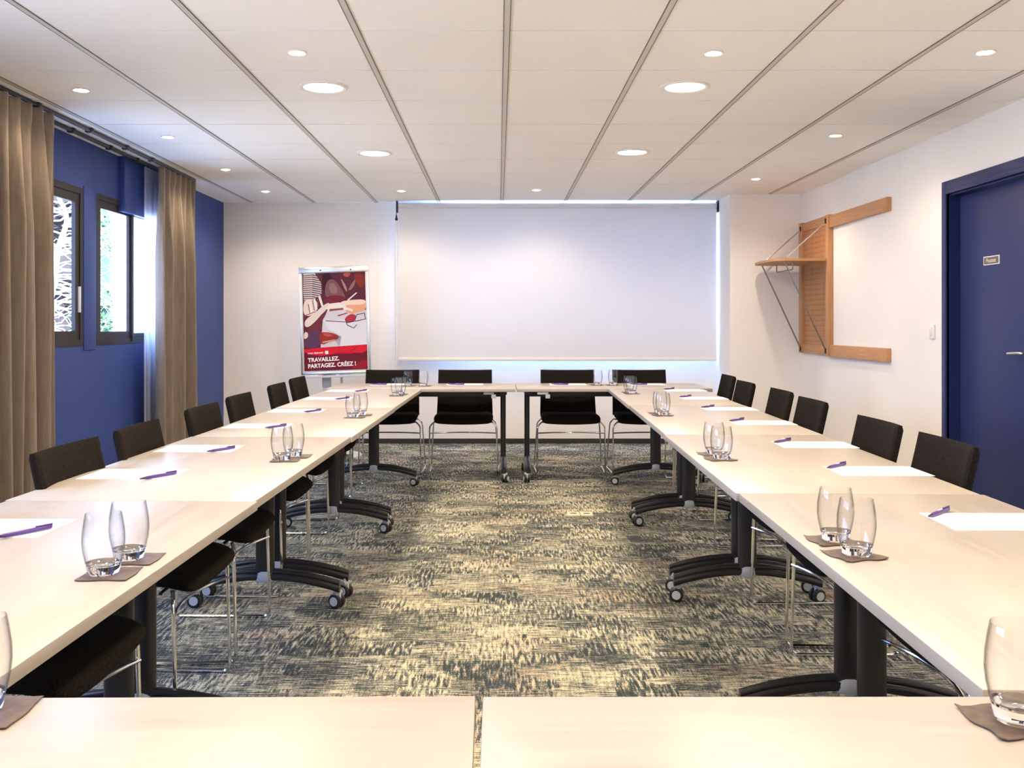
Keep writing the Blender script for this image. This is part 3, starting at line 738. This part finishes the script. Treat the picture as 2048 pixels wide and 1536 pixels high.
# ------------------------------------------------------------------ curtains
def curtain(name, x0, y0, y1, zt, zb, folds, amp, seed, material, label, flare=0.0, header=0.10, shift=0.0, th=0.004):
    rnd = random.Random(seed); nz = 26; ny = folds*14
    ph = [rnd.uniform(-0.35, 0.35) for _ in range(folds+2)]; am = [rnd.uniform(0.55, 1.15) for _ in range(folds+2)]
    vs = []; fs = []
    for k_ in range(nz+1):
        t = (k_/nz)**1.35; z = zt+(zb-zt)*t
        for j in range(ny+1):
            u = j/ny; q = u*folds; i_ = int(q)
            a = am[i_]*(1-(q-i_))+am[i_+1]*(q-i_); p_ = ph[i_]*(1-(q-i_))+ph[i_+1]*(q-i_)
            low = min(1, max(0, (t-0.03)/0.25))
            wv = math.sin(2*PI*q+p_*low*2.5)
            wv = math.copysign(abs(wv)**0.8, wv)
            slow = math.sin(2*PI*q*0.45+seed+t*0.8)*0.55
            fine = math.sin(2*PI*q*2.0+seed)*0.5
            hd = 1 if (zt-z) < header else 0
            if zt-z < header: x = x0+amp*0.45*math.sin(2*PI*q)+amp*0.30*fine
            else: x = x0+amp*a*(0.55+0.45*low)*wv+amp*slow*low+amp*0.15*fine*(1-low)
            yw = y0+(y1-y0)*u
            yc = (y0+y1)/2
            y = yw+(yw-yc)*flare*t+shift*t+0.02*math.cos(2*PI*q+1)*low*a
            vs.append((x, y, z))
    W_ = ny+1
    for k_ in range(nz):
        for j in range(ny): fs.append((k_*W_+j, k_*W_+j+1, (k_+1)*W_+j+1, (k_+1)*W_+j))
    b = MB().add(vs, fs); o = b.build(name, material, origin=(x0, (y0+y1)/2, zb), angle=180)
    if th:
        md = o.modifiers.new('thickness', 'SOLIDIFY'); md.thickness = th
    tag(o, label, 'curtain'); return o
curtain('curtain', -2.60, 4.62, 5.655, ZC-0.035, 0.02, 8, 0.072, 3, M['curtain'], 'taupe pleated curtain hanging at the left edge, near side of the window')['group'] = 'taupe curtains'
curtain('curtain', -2.60, 7.42, 8.30, ZC-0.035, 0.02, 7, 0.055, 11, M['curtain'], 'taupe pleated curtain beside the white voile, far side of the window', flare=0.06, shift=0.02)['group'] = 'taupe curtains'
curtain('sheer_curtain', -2.715, 7.42, 8.25, ZC-0.035, 0.05, 12, 0.018, 5, M['sheer'], 'white translucent voile glowing in daylight between window and taupe curtain', header=0.03, shift=-0.02, th=0)
for x, s in ((-2.60, 'outer dark curtain rail on the ceiling, carrying the taupe curtains'), (-2.715, 'inner dark curtain rail by the wall, carrying the white voile')):
    o = thing('curtain_rail', s, 'curtain rail', (x, 6.4, ZC), 0, 'curtain rails over the window')
    MB().bbox((-0.011, -2.0, -0.024), (0.011, 1.88, -0.004), 0.003).build('rail', M['track'], o)
    for yy in (-0.95, -0.25, 0.35, 0.85):
        MB().bbox((-0.022, yy-0.02, -0.03), (0.022, yy+0.02, 0.0), 0.004).build('rail_bracket', M['track'], o)

# ------------------------------------------------------------------ projection screen
SD = 9.72
sx0, sx1 = (797-CX)*SD/F, (1433-CX)*SD/F; sz0 = CAMZ-(722-CY)*SD/F; sz1 = ZC-0.02
o = thing('projection_screen', 'wide white roller screen pulled down on the far wall', 'screen', ((sx0+sx1)/2, SD, sz0))
hw = (sx1-sx0)/2; H_ = sz1-sz0
MB().box((-hw, 0, 0.02), (hw, 0.0012, H_-0.03)).build('screen_fabric', M['screen'], o, smooth=False)
MB().bbox((-hw, -0.012, 0.0), (hw, 0.014, 0.032), 0.006).build('bottom_bar', M['white_plastic'], o)
b = MB(); b.lathe([(0.030, -hw), (0.030, hw)], 24, T=Matrix.Translation((0, 0.012, H_-0.036)) @ Matrix.Rotation(PI/2, 4, 'Y')); b.build('roller_tube', M['screen'], o)
for s in (-1, 1):
    MB().bbox((s*(hw+0.014)-0.010, -0.02, H_-0.10), (s*(hw+0.014)+0.006, 0.06, H_+0.015), 0.004).build('end_bracket', M['dark_brk'], o)
b = MB(); b.tube([(-hw-0.02, -0.005, H_-0.10), (-hw-0.02, -0.005, H_-0.14)], 0.004, 8, 0)
b.lathe([(0.006, 0), (0.012, 0.012), (0.016, 0.02), (0.010, 0.035), (0.006, 0.06)], 14, 0, Matrix.Translation((-hw-0.02, -0.005, H_-0.19)))
b.tube([(-hw-0.02, -0.005, H_-0.185), (-hw-0.02, -0.005, -0.03)], 0.010, 10, 1); b.tube([(-hw-0.02, -0.005, -0.03), (-hw-0.02, -0.005, -0.06)], 0.005, 8, 1)
b.build('crank_rod', [M['dark_brk'], M['white_plastic']], o)

# ------------------------------------------------------------------ coat rack
o = thing('coat_rack', 'oak wall coat rack with perforated back board, shelf and steel rods', 'coat rack', (XR, 8.8, 0.945))
def loc_(x, y, z): return (x-XR, y-8.8, z-0.945)
def bb(x0, y0, z0, x1, y1, z1, r=0.003): return MB().bbox(loc_(x0, y0, z0), loc_(x1, y1, z1), r)
bb(XR-0.046, 8.365, 0.938, XR, 8.445, 2.167).build('upright', M['oak_v'], o)
bb(XR-0.046, 9.105, 0.948, XR, 9.185, 2.172).build('upright', M['oak_v'], o)
MB().box(loc_(XR-0.022, 8.445, 1.02), loc_(XR-0.012, 9.105, 2.09)).build('perforated_board', M['perf'], o, smooth=False)
bb(XR-0.034, 8.445, 2.085, XR-0.005, 9.105, 2.165).build('cross_piece', M['oak_h'], o)
bb(XR-0.034, 8.445, 0.948, XR-0.005, 9.105, 1.03).build('cross_piece', M['oak_h'], o)
bb(XR-0.037, 7.13, 2.052, XR, 8.365, 2.155).build('rail', M['oak_h'], o)
bb(XR-0.037, 7.13, 0.936, XR, 8.365, 1.038).build('rail', M['oak_h'], o)
# shelf outline with rounded front
ol = []; zx0, zx1, yy0, yy1 = XR-0.50, XR-0.046, 8.40, 9.15
ol += [(zx1, yy0)]
for k_ in range(9):
    a = PI/2*k_/8; r = 0.13; ol.append((zx0+r-r*math.sin(a), yy0+r-r*math.cos(a)))
for k_ in range(1, 6): ol.append((zx0-0.012*math.sin(PI*k_/6), yy0+0.13+(yy1-yy0-0.26)*k_/6))
for k_ in range(9):
    a = PI/2*k_/8; r = 0.13; ol.append((zx0+r-r*math.cos(a), yy1-r+r*math.sin(a)))
ol += [(zx1, yy1)]
ol = [(p[0]-XR, p[1]-8.8) for p in ol]
MB().prism(ol, 1.768-0.945, 1.790-0.945).build('shelf', M['oak_h'], o, angle=50)
for yy in (8.425, 9.125):
    b = MB(); b.tube([loc_(XR-0.040, yy, 2.115), loc_(XR-0.415, yy, 1.780)], 0.0065, 8); b.build('support_rod', M['chrome'], o)
    b = MB(); b.tube([loc_(XR-0.415, yy, 1.780), loc_(XR-0.045, yy, 0.985)], 0.0065, 8); b.build('support_rod', M['rod'], o)
    for zz in (2.115, 0.985):
        MB().bbox(loc_(XR-0.056, yy-0.012, zz-0.022), loc_(XR-0.044, yy+0.012, zz+0.022), 0.003).build('rod_bracket', M['dark_brk'], o)
b = MB(); b.tube(rounded([loc_(XR-0.30, 9.03, 1.770), loc_(XR-0.30, 9.03, 1.70), loc_(XR-0.30, 8.54, 1.70), loc_(XR-0.30, 8.54, 1.770)], 0.02), 0.0065, 8)
b.build('hanging_bar', M['rod'], o)

# ------------------------------------------------------------------ flip chart
FD = 8.95
fc = thing('flip_chart', 'white flip chart easel holding a red poster, left of the screen', 'flip chart', (-1.50, FD+0.25, 0))
Wc, Hc = 0.645, 1.0
x_c = (672.5-CX)*FD/F; zc_b = CAMZ-(748-CY)*FD/F
fc.location.x = x_c
Tb = Matrix.Translation((0, -0.25, zc_b)) @ Matrix.Rotation(math.radians(-2.0), 4, 'Y') @ Matrix.Rotation(math.radians(-3), 4, 'X')
b = MB(); b.bbox((-Wc/2, 0.004, 0), (Wc/2, 0.022, Hc), 0.003, T=Tb); b.build('board', M['white_plastic'], fc)
b = MB(); wf = 0.018
for q in ((-Wc/2, 0, -Wc/2+wf, Hc), (Wc/2-wf, 0, Wc/2, Hc), (-Wc/2, 0, Wc/2, 0.022)): b.bbox((q[0], -0.006, q[1]), (q[2], 0.018, q[3]), 0.003, T=Tb)
b.build('board_frame', M['alu'], fc)
b = MB(); b.bbox((-Wc/2-0.004, -0.012, Hc-0.055), (Wc/2+0.004, 0.02, Hc), 0.004, T=Tb)
cl = b.build('paper_clamp', M['alu'], fc)
for xx in (-0.12, 0.16):
    MB().lathe([(0, -0.006), (0.007, -0.004), (0.007, 0.004), (0, 0.006)], 12, T=Tb @ Matrix.Translation((xx, -0.014, Hc-0.035)) @ Matrix.Rotation(PI/2, 4, 'X')).build('clamp_knob', M['dark_brk'], cl)
b = MB(); b.bbox((-Wc/2+0.0, -0.075, -0.030), (Wc/2-0.02, 0.012, -0.022), 0.003, T=Tb); b.bbox((-Wc/2, -0.078, -0.030), (Wc/2-0.02, -0.070, -0.010), 0.002, T=Tb)
b.build('pen_tray', M['light_plastic'], fc)
b = MB(); b.bbox((-0.135, 0.024, -0.12), (-0.055, 0.055, 0.25), 0.006, T=Matrix.Translation((0, -0.25, zc_b))); b.bbox((-0.13, -0.215, 0.03), (-0.06, -0.185, zc_b+0.02), 0.006); b.bbox((0.03, -0.215, 0.03), (0.055, -0.19, zc_b+0.02), 0.006)
b.build('post', M['light_plastic'], fc)
b = MB(); b.lathe([(0.0, 0.045), (0.06, 0.042), (0.20, 0.025), (0.27, 0.012), (0.28, 0.0), (0, 0)], 40, T=Matrix.Translation((-0.05, -0.2, 0)))
b.build('round_base', M['light_plastic'], fc)
# poster artwork: coloured flat shapes printed on one sheet. P maps artwork coordinates (0..675 x 0..990) to the board
PW, PH = 0.585, 0.905; px0, pz0 = -PW/2, Hc-0.058
def PP(x, y): # x,y measured on the artwork grid
    u = (x-215-35*(y-207)/1000.0)/672.0; v_ = (y-207)/992.0
    u = max(0, min(1, u)); v_ = max(0, min(1, v_)); return (px0+u*PW, pz0-v_*PH)
pc = {}
def pm(n, c):
    if n not in pc: pc[n] = (len(pc), mat('print_'+n, c, 0.6, spec=0.15))
    return pc[n][0]
pb = MB(); layer = [0]
def shape(cn, colr, pts, smooth_n=0):
    i = pm(cn, colr); layer[0] += 1; y = -0.0040-0.00004*layer[0]
    q = [Vector(PP(*p)) for p in pts]
    for _ in range(smooth_n):   # corner cutting
        r = []
        for k_ in range(len(q)):
            a, b_ = q[k_], q[(k_+1) % len(q)]; r += [a*0.75+b_*0.25, a*0.25+b_*0.75]
        q = r
    bm = bmesh.new(); vs = [bm.verts.new((p.x, y, p.y)) for p in q]
    try: f_ = bm.faces.new(vs); bmesh.ops.triangulate(bm, faces=[f_])
    except Exception: pass
    bm.verts.index_update()
    pb.add([v.co.copy() for v in bm.verts], [[v.index for v in f.verts] for f in bm.faces], i, Tb); bm.free()
def stroke(cn, colr, a, b_, w):
    a = Vector(a); b_ = Vector(b_); n_ = Vector((-(b_-a).y, (b_-a).x)).normalized()*w
    shape(cn, colr, [a+n_, b_+n_*0.8, b_-n_*0.8, a-n_])
MAR = (0.105, 0.022, 0.035); CREAM = (0.74, 0.60, 0.50); GREY = (0.62, 0.58, 0.60)
shape('maroon', MAR, [(200, 200), (900, 200), (960, 1220), (200, 1220)])
shape('dark', (0.045, 0.012, 0.02), [(430, 200), (520, 200), (560, 330), (470, 460), (430, 330)], 2)
shape('torso', (0.20, 0.085, 0.09), [(480, 280), (560, 270), (640, 380), (690, 480), (640, 505), (520, 500), (450, 420)], 2)
shape('torso2', (0.26, 0.15, 0.14), [(500, 320), (560, 310), (610, 400), (560, 430), (510, 400)], 2)
shape('wine', (0.17, 0.02, 0.03), [(470, 440), (660, 440), (700, 520), (480, 540)], 1)
shape('lapel', (0.38, 0.24, 0.20), [(620, 250), (690, 350), (700, 420), (660, 360)], 1)
shape('lapel2', (0.30, 0.13, 0.11), [(700, 400), (760, 300), (800, 270), (760, 380)], 1)
shape('rust', (0.45, 0.10, 0.05), [(640, 215), (740, 210), (720, 250), (680, 262)], 2)
shape('rustdark', (0.24, 0.03, 0.02), [(760, 215), (880, 220), (880, 380), (800, 350)], 2)
shape('deskA', GREY, [(440, 560), (700, 540), (960, 600), (960, 965), (420, 975), (425, 760)])
shape('deskB', (0.70, 0.67, 0.69), [(450, 690), (960, 690), (960, 962), (620, 965), (640, 860), (500, 790)])
shape('sleeve', (0.60, 0.53, 0.47), [(228, 200), (350, 200), (420, 310), (425, 420), (350, 470), (240, 500), (228, 400)])
for k_ in range(13):
    y_ = 225+k_*21
    stroke('stripe', (0.13, 0.045, 0.06), (225, y_+6), (330, y_-2+k_), 4.5); stroke('stripe', MAR, (325, y_-1+k_), (425, y_+22+k_), 5.5)
shape('handA', CREAM, [(240, 480), (330, 465), (385, 500), (380, 590), (320, 640), (250, 640), (228, 580)], 2)
for q in (((345, 470), (375, 580)), ((300, 500), (325, 620)), ((400, 440), (440, 560))): stroke('handL', (0.80, 0.70, 0.60), q[0], q[1], 13)
for q in (((330, 480), (350, 590)), ((385, 470), (395, 560)), ((285, 520), (300, 610)), ((240, 640), (360, 600))): stroke('shade', (0.30, 0.07, 0.05), q[0], q[1], 5)
shape('paperA', (0.76, 0.70, 0.66), [(490, 525), (650, 510), (700, 560), (640, 600), (500, 600), (460, 560)], 1)
shape('armL', CREAM, [(500, 510), (520, 530), (470, 580), (400, 660), (340, 720), (280, 760), (245, 740), (250, 680), (360, 610), (440, 540)], 2)
shape('armDark', (0.16, 0.03, 0.04), [(500, 560), (470, 640), (430, 700), (425, 960), (240, 975), (245, 890), (290, 860), (280, 770), (350, 720), (420, 640)], 1)
shape('armViolet', (0.10, 0.04, 0.09), [(300, 800), (420, 780), (425, 965), (250, 970), (260, 900)], 1)
shape('wrist', CREAM, [(245, 800), (285, 810), (285, 860), (240, 880)], 1)
stroke('shade', (0.30, 0.07, 0.05), (510, 590), (660, 580), 12); stroke('shade', (0.30, 0.07, 0.05), (600, 650), (700, 625), 7)
stroke('line', (0.12, 0.03, 0.04), (470, 695), (680, 715), 4)
shape('armR', (0.72, 0.36, 0.20), [(690, 530), (760, 500), (960, 500), (960, 600), (820, 620), (740, 640), (680, 610)], 2)
shape('armR2', (0.82, 0.62, 0.48), [(620, 505), (760, 490), (960, 492), (960, 540), (780, 545), (650, 540)], 2)
stroke('handL', (0.80, 0.70, 0.60), (660, 570), (760, 600), 13); stroke('handL', (0.80, 0.70, 0.60), (500, 545), (640, 545), 14)
shape('redglass', (0.42, 0.03, 0.05), [(665, 680), (740, 630), (800, 650), (780, 710), (700, 730)], 2)
for q in (((800, 650), (780, 710)), ((780, 710), (690, 725)), ((885, 630), (895, 695)), ((800, 645), (885, 630)), ((785, 710), (905, 690)), ((680, 690), (700, 745)), ((700, 745), (770, 780)), ((770, 780), (805, 745))): stroke('frame', (0.05, 0.02, 0.03), q[0], q[1], 4)
stroke('penp', (0.80, 0.72, 0.66), (705, 495), (800, 420), 7)
shape('fist', (0.30, 0.03, 0.025), [(410, 810), (520, 815), (620, 855), (600, 890), (520, 910), (430, 945), (405, 880)], 1)
shape('fistLt', (0.50, 0.09, 0.05), [(430, 820), (510, 825), (560, 850), (480, 860)], 1); stroke('handL2', (0.62, 0.30, 0.18), (440, 915), (580, 895), 9)
shape('banner', (0.145, 0.010, 0.022), [(200, 972), (970, 950), (980, 1230), (200, 1250)])
shape('bannerRed', (0.62, 0.012, 0.028), [(430, 966), (970, 951), (970, 1010), (860, 1035), (780, 1030), (700, 1040), (600, 1025), (540, 1040), (420, 1050), (330, 1040), (250, 1010), (230, 980), (330, 972)], 0)
shape('bannerMid', (0.30, 0.010, 0.022), [(760, 1160), (970, 1090), (980, 1195), (760, 1200)], 1)
stroke('bannerLine', (0.34, 0.010, 0.02), (740, 1020), (800, 975), 6)
po = pb.build('poster', [v_[1] for v_ in sorted(pc.values(), key=lambda q: q[0])], fc, smooth=False)
po['label'] = 'red poster with a photo of hands over papers and a red banner'
tw = mat('poster_white_lettering', (0.88, 0.80, 0.76), 0.5)
def ptext(t, x, y, size, bold, sx, name='lettering'):
    u, w_ = PP(x, y); R2 = Matrix.Rotation(PI/2, 4, 'X')
    text_mesh(t, size, name, tw, po, Tb @ Matrix.Translation((u, -0.0067, w_)) @ R2 @ Matrix.Rotation(math.radians(1.7), 4, 'Z'), bold, 'LEFT', sx)
ptext('TRAVAILLEZ,', 288, 1110, 0.052, 0.0016, 0.97)
ptext('PARTAGEZ, CRÉEZ !', 288, 1172, 0.052, 0.0016, 0.96)
ptext('LIVRET SÉMINAIRE –', 284, 1030, 0.0185, 0.0004, 0.95)
b = MB(); u, w_ = PP(486, 1030)
b.bbox((u-0.015, -0.0070, w_-0.004), (u+0.015, -0.0064, w_+0.026), 0.0002, 1, T=Tb); b.build('white_square', tw, po)
for k_, (x, cn, cl_, s) in enumerate(((-0.185, 'red', (0.6, 0.05, 0.04), 'leftmost on the tray'), (-0.055, 'black', (0.02, 0.02, 0.02), 'between the red and blue ones'), (0.085, 'blue', (0.03, 0.07, 0.30), 'beside the green one'), (0.205, 'green', (0.10, 0.36, 0.20), 'rightmost on the tray'))):
    mk = thing('marker_pen', '%s marker pen on the flip chart tray, %s' % (cn, s), 'marker', (0, 0, 0), 0, 'markers on the flip chart tray')
    Tm = Matrix.Translation(fc.location) @ Tb @ Matrix.Translation((x, -0.035, -0.013)); p_ = Tm.translation; mk.location = p_
    Rm = Matrix.Rotation(math.radians(-2.0), 4, 'Y') @ Matrix.Rotation(PI/2, 4, 'Y')
    MB().lathe([(0.007, -0.055), (0.0085, -0.05), (0.0085, 0.025), (0.008, 0.026)], 14, T=Rm).build('barrel', mat(cn+'_marker', cl_, 0.4) if cn == 'green' else M['light_plastic'] if cn == 'red' else mat(cn+'_marker_barrel', tuple(min(1, c_*1.5+0.02) for c_ in cl_), 0.4), mk)
    MB().lathe([(0.0088, 0.026), (0.0088, 0.058), (0.006, 0.062)], 14, T=Rm).build('cap', mat(cn+'_marker_cap', cl_, 0.4), mk)

# ------------------------------------------------------------------ outside
gm = mat('pale_bounce_ground', (0.5, 0.48, 0.45), 0.95); L(gm, ramp(gm, noise(gm, coords(gm), 3, 5), [(0.3, (0.46, 0.45, 0.42)), (0.7, (0.58, 0.56, 0.52))]), bsdf(gm).inputs['Base Color'])
struct(MB().box((-30, -10, -0.45), (XL-0.35, 40, -0.35)).build('ground', gm, smooth=False))  # unseen ground, made pale to bounce daylight up to the ceiling
bark = mat('pale_bark', (0.72, 0.68, 0.70), 0.85); L(bark, ramp(bark, noise(bark, coords(bark), 9, 4), [(0.3, (0.50, 0.46, 0.48)), (0.65, (0.85, 0.82, 0.84))]), bsdf(bark).inputs['Base Color'])
rnd = random.Random(21)
tx, ty = -4.66, 10.1
t_ = thing('bare_tree', 'pale leafless tree with drooping white twigs behind the left window', 'tree', (tx, ty, -0.38))
pts = [(-0.10, 0, 0), (-0.16, 0, 0.9), (-0.10, 0, 1.5), (0.02, 0, 2.05), (0.06, 0, 2.4), (0.16, 0.05, 2.72), (0.02, 0.0, 3.0), (-0.15, 0.1, 3.5)]
MB().tube(rounded(pts, 0.25), [0.050-0.0010*i for i in range(len(rounded(pts, 0.25)))], 10).build('trunk', bark, t_)
b = MB()
for k_ in range(230):
    z = rnd.uniform(0.75, 3.4); s = rnd.choice((-1, 1, 1)); a = rnd.uniform(-1.0, 1.0)
    i_ = min(len(pts)-2, max(0, int(sum(1 for p in pts if p[2] < z)-1))); q = (z-pts[i_][2])/(pts[i_+1][2]-pts[i_][2])
    x = pts[i_][0]+(pts[i_+1][0]-pts[i_][0])*q; y = 0.0
    ln = rnd.uniform(0.35, 1.0); path = [(x, y, z)]; up = rnd.uniform(-0.15, 0.35); n_ = 6
    for j in range(1, n_+1):
        f_ = j/n_; path.append((x+s*ln*f_*math.cos(a)+rnd.uniform(-0.03, 0.03), y+ln*f_*math.sin(a)+rnd.uniform(-.03, .03), z+up*f_-0.3*f_*f_*rnd.uniform(0.2, 1.0)+rnd.uniform(-0.025, 0.025)))
    r0 = rnd.uniform(0.004, 0.011)
    b.tube(path, [r0*(1-0.75*i/n_) for i in range(n_+1)], 5, caps=False)
    if rnd.random() < 0.7:
        m_ = path[3]; b.tube([m_, (m_[0]+s*rnd.uniform(0.1, 0.3), m_[1]+rnd.uniform(-.1, .1), m_[2]+rnd.uniform(-0.2, 0.2)), (m_[0]+s*rnd.uniform(0.3, 0.5), m_[1], m_[2]+rnd.uniform(-0.3, 0.25))], [r0*0.6, r0*0.4, r0*0.2], 5, caps=False)
tw_ = b.build('twigs', bark, t_); tw_['kind'] = 'stuff'
def leaf_mass(name, cx, cy, z0, z1, rx, ry, n, size, mats_, label, cat, seed, kind=None, taper=0.3):
    rn = random.Random(seed); b = MB()
    for _ in range(n):
        z = rn.uniform(z0, z1); t = (z-z0)/(z1-z0); k_ = (1-taper*t)*(0.85+0.15*math.sin(z*7+seed))
        a = rn.uniform(0, 2*PI); rr = math.sqrt(rn.random())*0.35+0.65
        p = Vector((math.cos(a)*rx*rr*k_, math.sin(a)*ry*rr*k_, z)); s = size*rn.uniform(0.6, 1.3)
        R = Matrix.Rotation(rn.uniform(0, 6), 4, 'Z') @ Matrix.Rotation(rn.uniform(-1.1, 1.1), 4, 'X')
        T_ = Matrix.Translation(p) @ R
        b.add([(-s, 0, 0), (0, -s*0.4, 0.1*s), (s, 0, 0), (0, s*0.4, 0.1*s)], [(0, 1, 2, 3)], rn.randrange(len(mats_)), T_)
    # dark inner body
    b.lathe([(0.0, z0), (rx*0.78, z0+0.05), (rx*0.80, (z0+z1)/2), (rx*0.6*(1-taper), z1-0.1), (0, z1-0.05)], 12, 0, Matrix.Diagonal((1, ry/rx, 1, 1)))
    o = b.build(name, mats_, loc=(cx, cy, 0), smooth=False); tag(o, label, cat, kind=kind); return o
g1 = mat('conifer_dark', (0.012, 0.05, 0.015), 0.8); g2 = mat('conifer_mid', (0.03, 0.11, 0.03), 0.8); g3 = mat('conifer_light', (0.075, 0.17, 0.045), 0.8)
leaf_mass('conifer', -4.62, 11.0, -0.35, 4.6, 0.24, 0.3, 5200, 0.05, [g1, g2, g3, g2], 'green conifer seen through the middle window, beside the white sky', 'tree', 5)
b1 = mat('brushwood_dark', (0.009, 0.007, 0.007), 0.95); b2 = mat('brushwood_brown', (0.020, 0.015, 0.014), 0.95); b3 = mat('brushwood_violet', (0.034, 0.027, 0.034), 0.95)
leaf_mass('dry_hedge', -6.62, 13.2, -0.35, 4.6, 1.05, 0.6, 9000, 0.10, [b1, b2, b3], 'dark brown leafless hedge standing behind the pale bare tree', 'hedge', 9, taper=0.1)
